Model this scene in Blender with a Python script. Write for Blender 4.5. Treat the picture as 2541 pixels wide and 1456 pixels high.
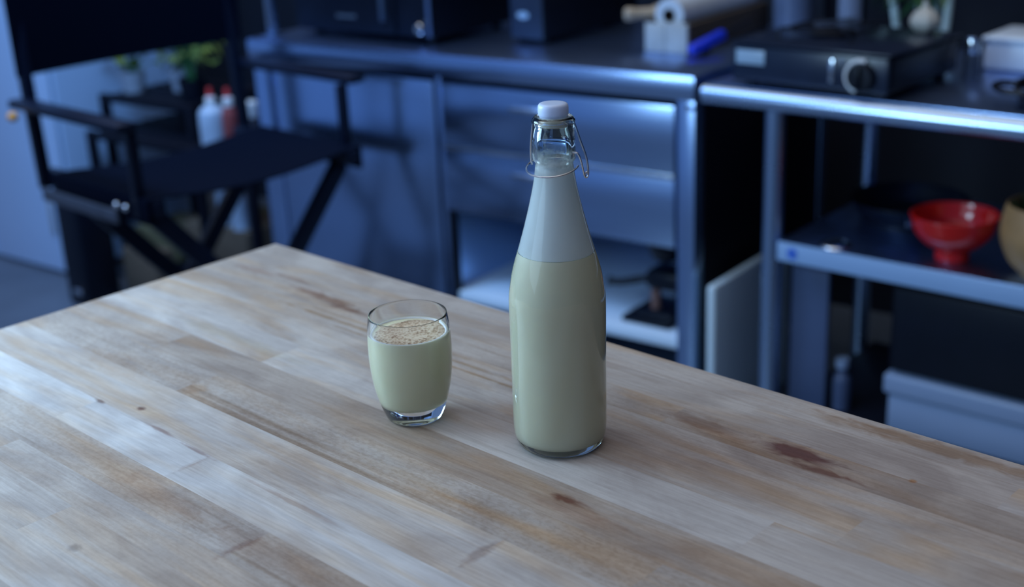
import bpy, bmesh, math, random
from mathutils import Vector, Matrix
random.seed(7)
S = bpy.context.scene
for o in list(bpy.data.objects): bpy.data.objects.remove(o)
COL = S.collection
R = math.radians

# ------------------------------------------------------------------ camera
CAM_H = 1.43
PITCH, ROLL = 0.348896, 0.045806
cam = bpy.data.cameras.new('camera'); co = bpy.data.objects.new('camera', cam); COL.objects.link(co)
fw = Vector((0, math.cos(PITCH), -math.sin(PITCH))); rt = Vector((1, 0, 0)); dn = fw.cross(rt)
rr = math.cos(ROLL)*rt + math.sin(ROLL)*dn; dd = -math.sin(ROLL)*rt + math.cos(ROLL)*dn
m = Matrix((rr, -dd, -fw)).transposed().to_4x4(); m.translation = Vector((0, 0, CAM_H)); co.matrix_world = m
cam.sensor_width = 36; cam.lens = 3231.9*36/2541
cam.clip_start = .05
cam.dof.use_dof = True; cam.dof.focus_distance = 1.13; cam.dof.aperture_fstop = 3.7
S.camera = co
# ------------------------------------------------------------------ light
w = bpy.data.worlds.new('dusk_room_light'); S.world = w; w.use_nodes = True
nt = w.node_tree; bg = nt.nodes['Background']
tc = nt.nodes.new('ShaderNodeTexCoord'); sx = nt.nodes.new('ShaderNodeSeparateXYZ'); cr = nt.nodes.new('ShaderNodeValToRGB')
mr = nt.nodes.new('ShaderNodeMapRange'); mr.inputs[1].default_value = -1; mr.inputs[2].default_value = 1
nt.links.new(tc.outputs['Generated'], sx.inputs[0]); nt.links.new(sx.outputs[2], mr.inputs[0]); nt.links.new(mr.outputs[0], cr.inputs[0])
cr.color_ramp.elements[0].position = .25; cr.color_ramp.elements[0].color = (.035, .07, .15, 1)
e_ = cr.color_ramp.elements.new(.5); e_.color = (.105, .20, .42, 1)
cr.color_ramp.elements[1].position = .8; cr.color_ramp.elements[1].color = (.04, .08, .19, 1)
nt.links.new(cr.outputs[0], bg.inputs[0])
ml = nt.nodes.new('ShaderNodeMapRange'); ml.inputs[1].default_value = -1; ml.inputs[2].default_value = .7; ml.inputs[3].default_value = 2.2; ml.inputs[4].default_value = .25   # the room is brighter on its window side
nt.links.new(sx.outputs[0], ml.inputs[0]); nt.links.new(ml.outputs[0], bg.inputs[1])
def area(name, loc, target, sx_, sy_, power, col):
    l = bpy.data.lights.new(name, 'AREA'); l.shape = 'RECTANGLE'; l.size = sx_; l.size_y = sy_; l.energy = power; l.color = col
    o = bpy.data.objects.new(name, l); COL.objects.link(o); o.location = loc
    o.rotation_euler = (Vector(target)-Vector(loc)).to_track_quat('-Z', 'Z').to_euler(); return o
area('window_daylight', (-1.14, 1.44, 1.44), (0.05, 1.08, .98), .54, .68, 20, (.48, .75, 1))
area('near_window_daylight', (-1.30, .35, 1.50), (0.0, 1.05, .95), .9, .8, 4, (.52, .76, 1))
fl = area('background_blue_fill', (-1.35, 2.6, 2.6), (-1.1, 4.3, .4), 1.2, .8, 24, (.24, .52, 1)); fl.data.spread = R(115)  # added blue fill for the cabinet and counter area, not an actual window
S.view_settings.view_transform = 'Standard'; S.view_settings.look = 'None'; S.view_settings.gamma = 1
S.view_settings.exposure = 0.15; S.view_settings.use_curve_mapping = False
S.cycles.use_denoising = True; S.cycles.max_bounces = 12; S.cycles.transmission_bounces = 12; S.cycles.transparent_max_bounces = 12

# ------------------------------------------------------------------ helpers
class Frame:
    def __init__(s, x, y, yaw):
        a = R(yaw); s.x, s.y, s.a = x, y, a
        s.u = Vector((math.cos(a), -math.sin(a), 0)); s.w = Vector((math.sin(a), math.cos(a), 0))
    def p(s, u, w, z=0): return Vector((s.x, s.y, z)) + s.u*u + s.w*w
CF = Frame(.42884, 2.86741, 37.5)      # steel counter: origin front right foot, u along the front, w to the back
WF = Frame(.43281, 2.78825, 41.5)      # steel work table
TF = Frame(-.31926, 1.70314, 44.215)   # butcher block, origin its far corner
HF = Frame(-.80984, 2.89878, -45.285)  # director's chair, origin front left foot

def thing(name, label, cat, loc=(0, 0, 0), rz=0.0, group=None):
    o = bpy.data.objects.new(name, None); COL.objects.link(o); o.empty_display_size = .05
    o.location = loc; o.rotation_euler = (0, 0, rz); o['label'] = label; o['category'] = cat
    if group: o['group'] = group
    return o
def tag(o, label, cat, group=None, kind=None):
    o['label'] = label; o['category'] = cat
    if group: o['group'] = group
    if kind: o['kind'] = kind
    return o
def fthing(name, label, cat, F, u, w, z=0, rz=0.0, group=None):
    return thing(name, label, cat, F.p(u, w, z), -F.a+rz, group)
def obj(name, bm, mat, parent=None, smooth=True, loc=None, rz=None, ang=35, label=None):
    bmesh.ops.recalc_face_normals(bm, faces=bm.faces)
    me = bpy.data.meshes.new(name); bm.to_mesh(me); bm.free()
    if mat: me.materials.append(mat)
    if smooth:
        for p in me.polygons: p.use_smooth = True
        me.set_sharp_from_angle(angle=R(ang))
    o = bpy.data.objects.new(name, me); COL.objects.link(o)
    if parent: o.parent = parent
    if loc is not None: o.location = loc
    if rz is not None: o.rotation_euler = (0, 0, rz)
    if label: o['label'] = label
    return o
def B(): return bmesh.new()
def box(bm, x0, x1, y0, y1, z0, z1, bev=.002, seg=2, M=None):
    r = bmesh.ops.create_cube(bm, size=1); vs = r['verts']
    for v in vs: v.co = Vector(((x0+x1)/2+v.co.x*(x1-x0), (y0+y1)/2+v.co.y*(y1-y0), (z0+z1)/2+v.co.z*(z1-z0)))
    if bev:
        es = list({e for v in vs for e in v.link_edges})
        r = bmesh.ops.bevel(bm, geom=es, offset=min(bev, .45*min(abs(x1-x0), abs(y1-y0), abs(z1-z0))), segments=seg, affect='EDGES', profile=.5)
        vs = list({v for f in r['faces'] for v in f.verts} | {v for v in vs if v.is_valid})
    if M is not None: bmesh.ops.transform(bm, matrix=M, verts=vs)
    return vs
def tube(bm, pts, r, seg=12, cap=True, sx_=1.0):
    pts = [Vector(p) for p in pts]; rs = r if isinstance(r, (list, tuple)) else [r]*len(pts)
    rings = []; prev = None
    for i, p in enumerate(pts):
        t = (pts[min(i+1, len(pts)-1)]-pts[max(i-1, 0)]).normalized()
        if prev is None:
            n = t.orthogonal().normalized() if abs(t.z) > .9 else t.cross(Vector((0, 0, 1))).normalized()
        else: n = (prev-t*prev.dot(t)).normalized()
        prev = n; b = t.cross(n)
        rings.append([bm.verts.new(p+(n*math.cos(2*math.pi*k/seg)*sx_+b*math.sin(2*math.pi*k/seg))*rs[i]) for k in range(seg)])
    for a, c in zip(rings, rings[1:]):
        for k in range(seg): bm.faces.new((a[k], a[(k+1) % seg], c[(k+1) % seg], c[k]))
    if cap: bm.faces.new(rings[0]); bm.faces.new(rings[-1])
def bar(bm, p0, p1, wdt, thk, up=(0, 0, 1), bev=.003):   # rectangular bar
    p0, p1 = Vector(p0), Vector(p1); t = (p1-p0); L = t.length; t.normalize()
    s = t.cross(Vector(up)).normalized(); q = s.cross(t)
    M = Matrix((t, s, q)).transposed().to_4x4(); M.translation = (p0+p1)/2
    box(bm, -L/2, L/2, -wdt/2, wdt/2, -thk/2, thk/2, bev, M=M)
def smooth_path(pts, n=8):
    pts = [Vector(p) for p in pts]; out = []
    for i in range(len(pts)-1):
        p0 = pts[max(i-1, 0)]; p1 = pts[i]; p2 = pts[i+1]; p3 = pts[min(i+2, len(pts)-1)]
        for k in range(n):
            t = k/n
            out.append(.5*((2*p1)+(p2-p0)*t+(2*p0-5*p1+4*p2-p3)*t*t+(3*p1-p0-3*p2+p3)*t**3))
    out.append(pts[-1]); return out
def lathe(bm, prof, seg=64, c=(0, 0, 0), close=False, M=None):
    rings = []; c = Vector(c); new = []
    for r, z in prof:
        if r < 1e-6: v = bm.verts.new(c+Vector((0, 0, z))); rings.append([v]); new.append(v)
        else:
            ring = [bm.verts.new(c+Vector((r*math.cos(2*math.pi*k/seg), r*math.sin(2*math.pi*k/seg), z))) for k in range(seg)]
            rings.append(ring); new += ring
    pairs = list(zip(rings, rings[1:]))+([(rings[-1], rings[0])] if close else [])
    for a, b in pairs:
        if len(a) == 1 and len(b) == 1: continue
        for k in range(seg):
            k2 = (k+1) % seg
            if len(a) == 1: bm.faces.new((a[0], b[k], b[k2]))
            elif len(b) == 1: bm.faces.new((a[k], a[k2], b[0]))
            else: bm.faces.new((a[k], a[k2], b[k2], b[k]))
    if M is not None: bmesh.ops.transform(bm, matrix=M, verts=new)
def spline_prof(pts, n=6):
    out = smooth_path([(r, 0, z) for r, z in pts], n); return [(max(p.x, 0), p.z) for p in out]
def ball(bm, c, r, sc=(1, 1, 1), seg=20):
    rr_ = bmesh.ops.create_uvsphere(bm, u_segments=seg, v_segments=seg//2, radius=r)
    for v in rr_['verts']: v.co = Vector((v.co.x*sc[0], v.co.y*sc[1], v.co.z*sc[2]))+Vector(c)

# ------------------------------------------------------------------ materials
def nodes(name):
    mt = bpy.data.materials.new(name); mt.use_nodes = True
    return mt, mt.node_tree, mt.node_tree.nodes['Principled BSDF']
def N(t, typ, **kw):
    n = t.nodes.new(typ)
    for k, v in kw.items():
        if k.startswith('i_'):
            n.inputs[int(k[2:])].default_value = v
        else: setattr(n, k, v)
    return n
def pr(name, col, rough=.5, metal=0, spec=.5, var=.12, vs=20, bump=0, **kw):
    mt, t, p = nodes(name)
    p.inputs['Roughness'].default_value = rough; p.inputs['Metallic'].default_value = metal
    p.inputs['Specular IOR Level'].default_value = spec
    tc_ = N(t, 'ShaderNodeTexCoord'); no = N(t, 'ShaderNodeTexNoise'); no.inputs['Scale'].default_value = vs; no.inputs['Detail'].default_value = 4
    t.links.new(tc_.outputs['Object'], no.inputs['Vector'])
    r_ = N(t, 'ShaderNodeValToRGB'); r_.color_ramp.elements[0].position = .3; r_.color_ramp.elements[1].position = .7
    r_.color_ramp.elements[0].color = tuple(c*(1-var) for c in col)+(1,); r_.color_ramp.elements[1].color = tuple(min(1, c*(1+var)) for c in col)+(1,)
    t.links.new(no.outputs[0], r_.inputs[0]); t.links.new(r_.outputs[0], p.inputs['Base Color'])
    if bump:
        bp = N(t, 'ShaderNodeBump'); bp.inputs['Strength'].default_value = bump; bp.inputs['Distance'].default_value = .002
        t.links.new(no.outputs[0], bp.inputs['Height']); t.links.new(bp.outputs[0], p.inputs['Normal'])
    for k, v in kw.items(): p.inputs[k.replace('_', ' ')].default_value = v
    return mt
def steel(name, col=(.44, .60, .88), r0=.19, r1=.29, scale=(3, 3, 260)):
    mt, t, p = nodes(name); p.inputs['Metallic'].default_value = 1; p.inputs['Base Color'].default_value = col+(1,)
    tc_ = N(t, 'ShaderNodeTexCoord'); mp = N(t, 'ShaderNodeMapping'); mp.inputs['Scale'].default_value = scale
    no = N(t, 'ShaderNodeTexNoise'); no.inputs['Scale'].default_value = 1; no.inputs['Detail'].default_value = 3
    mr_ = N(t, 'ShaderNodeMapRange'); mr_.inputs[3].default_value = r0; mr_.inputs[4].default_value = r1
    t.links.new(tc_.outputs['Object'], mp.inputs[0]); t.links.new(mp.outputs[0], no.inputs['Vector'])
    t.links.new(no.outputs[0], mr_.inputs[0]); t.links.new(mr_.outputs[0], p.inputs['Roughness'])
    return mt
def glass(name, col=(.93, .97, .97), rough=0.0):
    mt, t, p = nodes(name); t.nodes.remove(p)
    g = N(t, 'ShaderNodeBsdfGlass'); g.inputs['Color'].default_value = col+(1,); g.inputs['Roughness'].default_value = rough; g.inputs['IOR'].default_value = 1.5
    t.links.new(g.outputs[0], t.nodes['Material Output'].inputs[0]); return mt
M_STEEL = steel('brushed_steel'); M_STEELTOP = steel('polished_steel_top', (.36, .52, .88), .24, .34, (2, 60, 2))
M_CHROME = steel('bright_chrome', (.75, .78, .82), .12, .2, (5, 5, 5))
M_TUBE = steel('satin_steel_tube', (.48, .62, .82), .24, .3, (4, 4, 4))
M_BLACK = pr('black_plastic', (.003, .005, .012), .4, spec=.3)
M_BLACKM = pr('matte_black_paint', (.002, .003, .009), .6, spec=.2)
M_CANVAS = pr('black_canvas', (.001, .003, .011), .95, spec=.08, vs=300, bump=.4)
M_BLKWOOD = pr('black_lacquered_wood', (.003, .006, .018), .4, spec=.3, vs=8)
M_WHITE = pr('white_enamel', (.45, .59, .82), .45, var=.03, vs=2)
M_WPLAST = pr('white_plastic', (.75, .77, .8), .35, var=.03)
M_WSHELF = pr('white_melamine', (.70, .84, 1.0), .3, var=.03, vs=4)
M_RED = pr('red_lacquer', (.60, .012, .010), .12, var=.08, vs=6)
M_REDCAP = pr('red_cap_plastic', (.6, .05, .05), .4)
M_BLUE = pr('blue_plastic', (.01, .04, .62), .35, var=.1)
M_CARD = pr('brown_cardboard', (.11, .08, .055), .85, vs=30)
M_OLIVE = pr('olive_cardboard', (.11, .10, .05), .85, vs=30)
M_TEAL = pr('teal_tin', (.04, .25, .30), .4)
M_WOOD = pr('pale_beech', (.45, .33, .22), .5, vs=14)
M_BOWLWOOD = pr('turned_wood', (.42, .24, .10), .4, var=.25, vs=9)
M_LEAF = pr('yellow_green_leaf', (.20, .26, .05), .5, var=.3, vs=9)
M_GREEN = pr('dark_green_leaf', (.02, .10, .03), .45, var=.4, vs=12)
M_STEM = pr('pale_leek_stem', (.55, .66, .60), .4, var=.2)
M_GARLIC = pr('cream_garlic_skin', (.55, .53, .47), .5, var=.15, vs=30)
M_ORANGE = pr('orange_plastic', (.75, .32, .06), .4)
M_FLOOR = pr('grey_concrete', (.085, .11, .15), .35, var=.25, vs=2.5, bump=.05)
M_WALLD = pr('charcoal_wall', (.003, .006, .016), .7, var=.2, vs=3)
M_BAKE = pr('brown_box_side', (.05, .035, .025), .8)
M_POLY = pr('translucent_white_board', (.66, .78, .84), .35, var=.03, vs=5)
M_GREY = pr('grey_board', (.07, .10, .19), .45, vs=5)
M_BIN = pr('pale_grey_bin_plastic', (.26, .34, .50), .35, var=.05, vs=4)
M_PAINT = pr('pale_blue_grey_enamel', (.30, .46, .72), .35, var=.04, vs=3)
M_LABEL = pr('pale_blue_label', (.35, .48, .62), .35, var=.04)
M_DOT = pr('blue_sticker', (.05, .15, .60), .4)
M_WRAP = pr('white_paper_roll', (.62, .66, .70), .55, var=.04)

def wood_top():
    mt, t, p = nodes('butcher_block_maple'); L = t.links.new
    tc_ = N(t, 'ShaderNodeTexCoord'); at = N(t, 'ShaderNodeAttribute', attribute_name='strip')
    sep = N(t, 'ShaderNodeSeparateColor'); L(at.outputs['Color'], sep.inputs[0])
    # per strip offset of the grain
    cmb = N(t, 'ShaderNodeCombineXYZ'); ml = N(t, 'ShaderNodeMath', operation='MULTIPLY'); ml.inputs[1].default_value = 37
    L(sep.outputs[1], ml.inputs[0]); L(ml.outputs[0], cmb.inputs[0]); L(ml.outputs[0], cmb.inputs[2])
    add = N(t, 'ShaderNodeVectorMath', operation='ADD'); L(tc_.outputs['Object'], add.inputs[0]); L(cmb.outputs[0], add.inputs[1])
    def noise(scale, det, dist=0, rough=.55):
        mp = N(t, 'ShaderNodeMapping'); mp.inputs['Scale'].default_value = scale
        no = N(t, 'ShaderNodeTexNoise'); no.inputs['Scale'].default_value = 1; no.inputs['Detail'].default_value = det
        no.inputs['Distortion'].default_value = dist; no.inputs['Roughness'].default_value = rough
        L(add.outputs[0], mp.inputs[0]); L(mp.outputs[0], no.inputs['Vector']); return no.outputs[0]
    def ramp(f, stops):
        r_ = N(t, 'ShaderNodeValToRGB'); e = r_.color_ramp.elements
        while len(e) < len(stops): e.new(.5)
        for el, (ps, c) in zip(e, stops): el.position = ps; el.color = (c if len(c) == 4 else tuple(c)+(1,))
        L(f, r_.inputs[0]); return r_.outputs[0]
    def mix(fac, a, b, mode='MIX'):
        m_ = N(t, 'ShaderNodeMix', data_type='RGBA', blend_type=mode)
        if isinstance(fac, float): m_.inputs[0].default_value = fac
        else: L(fac, m_.inputs[0])
        for s_, v in ((6, a), (7, b)):
            if isinstance(v, tuple): m_.inputs[s_].default_value = v+(1,)
            else: L(v, m_.inputs[s_])
        return m_.outputs[2]
    def math_(op, a, b=None, clamp=False):
        m_ = N(t, 'ShaderNodeMath', operation=op, use_clamp=clamp)
        for s_, v in ((0, a), (1, b)):
            if v is None: continue
            if isinstance(v, (int, float)): m_.inputs[s_].default_value = v
            else: L(v, m_.inputs[s_])
        return m_.outputs[0]
    base = ramp(sep.outputs[0], [(0, (.27, .21, .175)), (.35, (.345, .29, .255)), (.7, (.42, .375, .35)), (1, (.49, .47, .47))])
    cloud = noise((7, 14, 7), 5, 1.2)
    c1 = mix(ramp(cloud, [(.36, (0, 0, 0)), (.66, (1, 1, 1))]), (.80, .77, .77), (1.06, 1.06, 1.07))
    col = mix(1.0, base, c1, 'MULTIPLY')
    warm = ramp(noise((3.5, 22, 5), 3, .8), [(.47, (0, 0, 0)), (.70, (.9, .9, .9))])
    col = mix(warm, col, mix(1.0, col, (1.02, .84, .64), 'MULTIPLY'))
    streak = ramp(noise((1.6, 95, 5), 3, .6), [(.54, (0, 0, 0)), (.72, (1, 1, 1))])
    col = mix(math_('MULTIPLY', streak, sep.outputs[2]), col, mix(1.0, col, (.70, .60, .50), 'MULTIPLY'))
    fine = ramp(noise((22, 420, 5), 4, .3), [(.3, (.85, .84, .83)), (.7, (1.07, 1.07, 1.07))])
    col = mix(1.0, col, fine, 'MULTIPLY')
    fleck = ramp(noise((190, 330, 5), 2, .2), [(.40, (.80, .75, .70)), (.55, (1, 1, 1))])
    col = mix(math_('MULTIPLY', sep.outputs[2], .6), col, mix(1.0, col, fleck, 'MULTIPLY'))
    # stains, knots and cracks that belong to the wood: (u, v, half length, half width, strength, colour multiplier)
    ob = N(t, 'ShaderNodeSeparateXYZ'); L(tc_.outputs['Object'], ob.inputs[0])
    wob = noise((38, 90, 5), 4, .8)
    spots = [(.880, -.099, .044, .016, 1.0, (.40, .23, .24)), (.918, -.117, .04, .007, .9, (.48, .28, .24)), (.785, -.104, .06, .014, .7, (.62, .45, .36)),
             (.779, -.289, .022, .007, .95, (.42, .22, .18)), (.80, -.300, .06, .013, .45, (.72, .55, .48)), (.524, -.593, .0085, .0075, .9, (.60, .56, .54)),
             (.235, -.100, .06, .011, .9, (.62, .47, .40)), (.285, -.108, .05, .008, .95, (.52, .38, .32)), (.136, -.080, .05, .006, .7, (.66, .54, .50)), (.07, -.088, .05, .010, .55, (.72, .55, .48)),
             (.19, -.094, .05, .008, .5, (.74, .60, .55)), (.98, -.018, .14, .013, .9, (.64, .50, .38)), (.88, -.022, .05, .012, .45, (.72, .58, .44)),
             (.40, -.140, .24, .004, .8, (.72, .56, .36)), (.47, -.152, .22, .003, .85, (.66, .50, .32)), (.36, -.129, .2, .0025, .55, (.8, .68, .5)),
             (.39, -.430, .035, .003, .8, (.55, .42, .40)), (.455, -.433, .03, .0028, .8, (.58, .44, .40)), (.60, -.437, .07, .0035, .6, (.68, .54, .46)), (.282, -.431, .012, .003, .95, (.45, .34, .30)),
             (.332, -.415, .007, .004, 1.0, (.36, .24, .22)), (.628, -.507, .006, .022, .7, (.62, .48, .44)), (.475, -.452, .005, .024, .5, (.72, .62, .58)), (.33, -.56, .09, .02, .5, (.74, .66, .60)), (.66, -.50, .10, .02, .55, (.76, .64, .56)), (.50, -.50, .09, .018, .5, (.76, .62, .52)), (.20, -.37, .08, .02, .5, (.84, .68, .52)), (.74, -.19, .15, .02, .35, (.84, .74, .62)), (.95, -.30, .2, .03, .4, (.80, .72, .66)),
             (.560, -.495, .05, .02, .4, (.78, .70, .64)), (.560, -.40, .08, .026, .5, (.74, .68, .64)), (.782, -.395, .007, .026, .75, (.62, .52, .48)),
             (.335, -.350, .02, .016, .6, (.82, .62, .42)), (.83, -.46, .02, .02, .5, (.7, .62, .58)), (.982, -.085, .004, .0035, .95, (.95, .62, .36)),
             (.70, -.345, .22, .010, .5, (.90, .76, .58)), (.26, -.245, .14, .012, .4, (.96, .88, .66)), (.17, -.30, .05, .016, .5, (.86, .72, .58))]
    for (cu, cv, a, b, st, mc) in spots:
        du = math_('DIVIDE', math_('SUBTRACT', ob.outputs[0], cu), a); dv = math_('DIVIDE', math_('SUBTRACT', ob.outputs[1], cv), b)
        d = math_('SQRT', math_('ADD', math_('MULTIPLY', du, du), math_('MULTIPLY', dv, dv)))
        f = math_('SUBTRACT', math_('ADD', 1.0, math_('MULTIPLY', math_('SUBTRACT', wob, .5), 1.6)), d)
        f = math_('MULTIPLY', math_('MULTIPLY', f, 1.7, True), st)
        col = mix(f, col, mix(1.0, col, mc, 'MULTIPLY'))
    L(col, p.inputs['Base Color'])
    rg = N(t, 'ShaderNodeMapRange'); rg.inputs[3].default_value = .40; rg.inputs[4].default_value = .55; L(cloud, rg.inputs[0]); L(rg.outputs[0], p.inputs['Roughness'])
    p.inputs['Specular IOR Level'].default_value = .45
    bp = N(t, 'ShaderNodeBump'); bp.inputs['Strength'].default_value = .12; bp.inputs['Distance'].default_value = .001
    L(noise((25, 400, 5), 3, .2), bp.inputs['Height']); L(bp.outputs[0], p.inputs['Normal'])
    return mt
M_TOP = wood_top()

# ------------------------------------------------------------------ the setting
def struct(name, bm, mat, loc=(0, 0, 0), rz=0, smooth=False):
    o = obj(name, bm, mat, None, smooth, loc, rz); o['kind'] = 'structure'; return o
b = B(); box(b, -5, 4, -2, 7.5, -.08, 0, 0); struct('floor', b, M_FLOOR)
b = B(); box(b, -4.6, 4.2, 1.0, 1.1, 0, 2.7, 0); struct('wall_back', b, M_WALLD, (CF.x, CF.y, 0), -CF.a)

# ------------------------------------------------------------------ butcher block table
TT = fthing('butcher_block_table', 'pale maple butcher block table under the milk bottle and the glass', 'table', TF, 0, 0, 0)
ZT = .9
seams = [0, .043, .085, .124, .1625, .213, .269, .318, .3685, .431, .480, .526, .560, .61, .655, .70, .75, .80, .85, .90, .95]
tones = [(.62, .35), (.66, .25), (.45, .55), (.50, .45), (.62, .3), (.72, .2), (.36, .45), (.42, 1.0), (.66, .2), (.95, .1), (.50, .8), (.55, .5), (.72, .35), (.66, .3), (.5, .5), (.7, .2), (.45, .4), (.8, .2), (.6, .4), (.7, .3)]
joints = {7: [.322, .9], 9: [.28, .475, 1.05], 10: [.628], 8: [.782], 2: [.75], 5: [.33, .93], 12: [.46], 11: [.3, .85], 0: [.55, 1.2], 6: [.20, 1.1], 3: [.62]}
LT = 1.83
b = B(); ly = b.loops.layers.float_color.new('strip')
rnd = random.Random(3)
for i in range(len(seams)-1):
    js = [0]+joints.get(i, [rnd.uniform(.3, 1.2)])+[LT]
    for a_, c_ in zip(js, js[1:]):
        y1, y0 = -seams[i], -seams[i+1]; t0, bl = tones[i]
        tn = min(1, max(0, t0+rnd.uniform(-.13, .13))); sd = rnd.random()
        e0 = .003 if a_ == 0 else 0
        q = [(a_+e0, y0), (c_, y0), (c_, y1-(.003 if i == 0 else 0)), (a_+e0, y1-(.003 if i == 0 else 0))]
        f = b.faces.new([b.verts.new((x, y, 0)) for x, y in q])
        for l in f.loops: l[ly] = (tn, sd, bl, 1)
        fb = b.faces.new([b.verts.new((x, y, -.045)) for x, y in q])
        for l in fb.loops: l[ly] = (tn, sd, bl, 1)
def quadf(pts, tn=.5, sd=.3, bl=.4):
    f = b.faces.new([b.verts.new(p_) for p_ in pts])
    for l in f.loops: l[ly] = (tn, sd, bl, 1)
W_ = -.95
quadf([(.003, -.003, 0), (LT, -.003, 0), (LT, 0, -.003), (0, 0, -.003)]); quadf([(0, 0, -.003), (LT, 0, -.003), (LT, 0, -.045), (0, 0, -.045)])
quadf([(.003, -.003, 0), (0, 0, -.003), (0, W_, -.003), (.003, W_, 0)]); quadf([(0, 0, -.003), (0, W_, -.003), (0, W_, -.045), (0, 0, -.045)])
quadf([(LT, 0, 0), (LT, W_, 0), (LT, W_, -.045), (LT, 0, -.045)]); quadf([(0, W_, 0), (LT, W_, 0), (LT, W_, -.045), (0, W_, -.045)])
me = bpy.data.meshes.new('tabletop'); b.to_mesh(me); b.free(); me.materials.append(M_TOP)
top = bpy.data.objects.new('tabletop', me); COL.objects.link(top); top.parent = TT; top.location = (0, 0, ZT)
for (x, y) in ((.10, -.10), (1.73, -.10), (.10, -.85), (1.73, -.85)):
    b = B(); box(b, x-.025, x+.025, y-.025, y+.025, 0, ZT-.0455, .004); obj('leg', b, M_STEEL, TT)
b = B(); box(b, .13, 1.70, -.115, -.085, .79, .852, .002); box(b, .13, 1.70, -.865, -.835, .79, .852, .002)
box(b, .085, .115, -.82, -.13, .79, .852, .002); box(b, 1.715, 1.745, -.82, -.13, .79, .852, .002); obj('apron', b, M_STEEL, TT)

# ------------------------------------------------------------------ swing-top bottle
BOT = thing('swing_top_bottle', 'tall clear swing-top bottle filled with pale yellow eggnog', 'bottle', (.0376, 1.0600, ZT+.0002), 0)
BOT.rotation_euler = (0, R(.6), 0)
outer = [(0, .003), (.020, .002), (.031, .0), (.0355, .001), (.0392, .006), (.0413, .015), (.0418, .030), (.0419, .070), (.0421, .110), (.0421, .138),
         (.0409, .150), (.0386, .163), (.0350, .1765), (.0318, .1868), (.0267, .205), (.0222, .2228), (.0190, .237), (.0172, .2476), (.0160, .2575)]
neck = [(.0160, .2600), (.0172, .2612), (.0180, .2635), (.0181, .270), (.0179, .280), (.0174, .2905), (.0176, .2925), (.0183, .2940), (.0178, .2958), (.0168, .2972), (.0155, .2985), (.0135, .2985), (.0122, .2975)]
inner = [(.0118, .290), (.0140, .281), (.0146, .268), (.0138, .2575), (.0146, .2476), (.0164, .237), (.0196, .2228), (.0241, .205), (.0292, .1868), (.0324, .1765), (.0360, .163), (.0384, .150), (.0396, .138), (.0396, .110), (.0394, .070),
         (.0393, .030), (.0386, .018), (.0360, .011), (.030, .008), (.015, .0085), (0, .009)]
b = B(); lathe(b, spline_prof(outer, 4)+spline_prof(neck, 3)+spline_prof(inner, 4), 96)
M_GLASS = glass('clear_bottle_glass', (.97, .99, .98)); bo = obj('bottle_body', b, M_GLASS, BOT, ang=60)
def milk_mat(name, col, sss=.15):
    mt, t, p = nodes(name); p.inputs['Base Color'].default_value = col+(1,); p.inputs['Roughness'].default_value = .35
    p.inputs['Subsurface Weight'].default_value = sss; p.inputs['Subsurface Radius'].default_value = (1, .8, .5); p.inputs['Subsurface Scale'].default_value = .006
    no = N(t, 'ShaderNodeTexNoise'); no.inputs['Scale'].default_value = 40; tc_ = N(t, 'ShaderNodeTexCoord'); t.links.new(tc_.outputs['Object'], no.inputs['Vector'])
    r_ = N(t, 'ShaderNodeValToRGB'); r_.color_ramp.elements[0].color = tuple(c*.97 for c in col)+(1,); r_.color_ramp.elements[1].color = col+(1,)
    t.links.new(no.outputs[0], r_.inputs[0]); t.links.new(r_.outputs[0], p.inputs['Base Color']); return mt
M_NOG = milk_mat('eggnog', (.82, .78, .59)); M_NOG2 = milk_mat('eggnog_in_glass', (.90, .87, .62))
HL = .181
liq = [(0, .0086), (.015, .0081), (.030, .0076), (.0363, .0107), (.0389, .018), (.0396, .030), (.0397, .070), (.0399, .110), (.0399, .138), (.0387, .150), (.0363, .163), (.0327, .1765), (.0310, HL)]
b = B(); lathe(b, spline_prof(liq, 4)+[(0, HL)], 96); obj('eggnog', b, M_NOG, BOT, ang=50)
mt, t, p = nodes('milky_film')   # thin coat of milk left on the inside of the neck
t.nodes.remove(p); L = t.links.new
df = N(t, 'ShaderNodeBsdfDiffuse'); tl = N(t, 'ShaderNodeBsdfTranslucent'); tp = N(t, 'ShaderNodeBsdfTransparent')
df.inputs[0].default_value = (.93, .97, .99, 1); tl.inputs[0].default_value = (.88, .95, .98, 1)
m1 = N(t, 'ShaderNodeMixShader'); m1.inputs[0].default_value = .2; L(df.outputs[0], m1.inputs[1]); L(tl.outputs[0], m1.inputs[2])
tc_ = N(t, 'ShaderNodeTexCoord'); sp = N(t, 'ShaderNodeSeparateXYZ'); L(tc_.outputs['Object'], sp.inputs[0])
no = N(t, 'ShaderNodeTexNoise'); no.inputs['Scale'].default_value = 130; no.inputs['Detail'].default_value = 4; L(tc_.outputs['Object'], no.inputs['Vector'])
a1 = N(t, 'ShaderNodeMath', operation='MULTIPLY_ADD'); a1.inputs[1].default_value = .03; L(no.outputs[0], a1.inputs[0]); L(sp.outputs[2], a1.inputs[2])
mp_ = N(t, 'ShaderNodeMapRange'); mp_.inputs[1].default_value = .270; mp_.inputs[2].default_value = .283; mp_.inputs[3].default_value = .03; mp_.inputs[4].default_value = .93
L(a1.outputs[0], mp_.inputs[0]); m2 = N(t, 'ShaderNodeMixShader'); L(mp_.outputs[0], m2.inputs[0]); L(m1.outputs[0], m2.inputs[1]); L(tp.outputs[0], m2.inputs[2])
L(m2.outputs[0], t.nodes['Material Output'].inputs[0]); M_FILM = mt
film = [(.0309, HL+.0003), (.0294, .1868), (.0243, .205), (.0198, .2228), (.0166, .237), (.0148, .2476), (.0140, .2575), (.0147, .265), (.0147, .272)]
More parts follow.
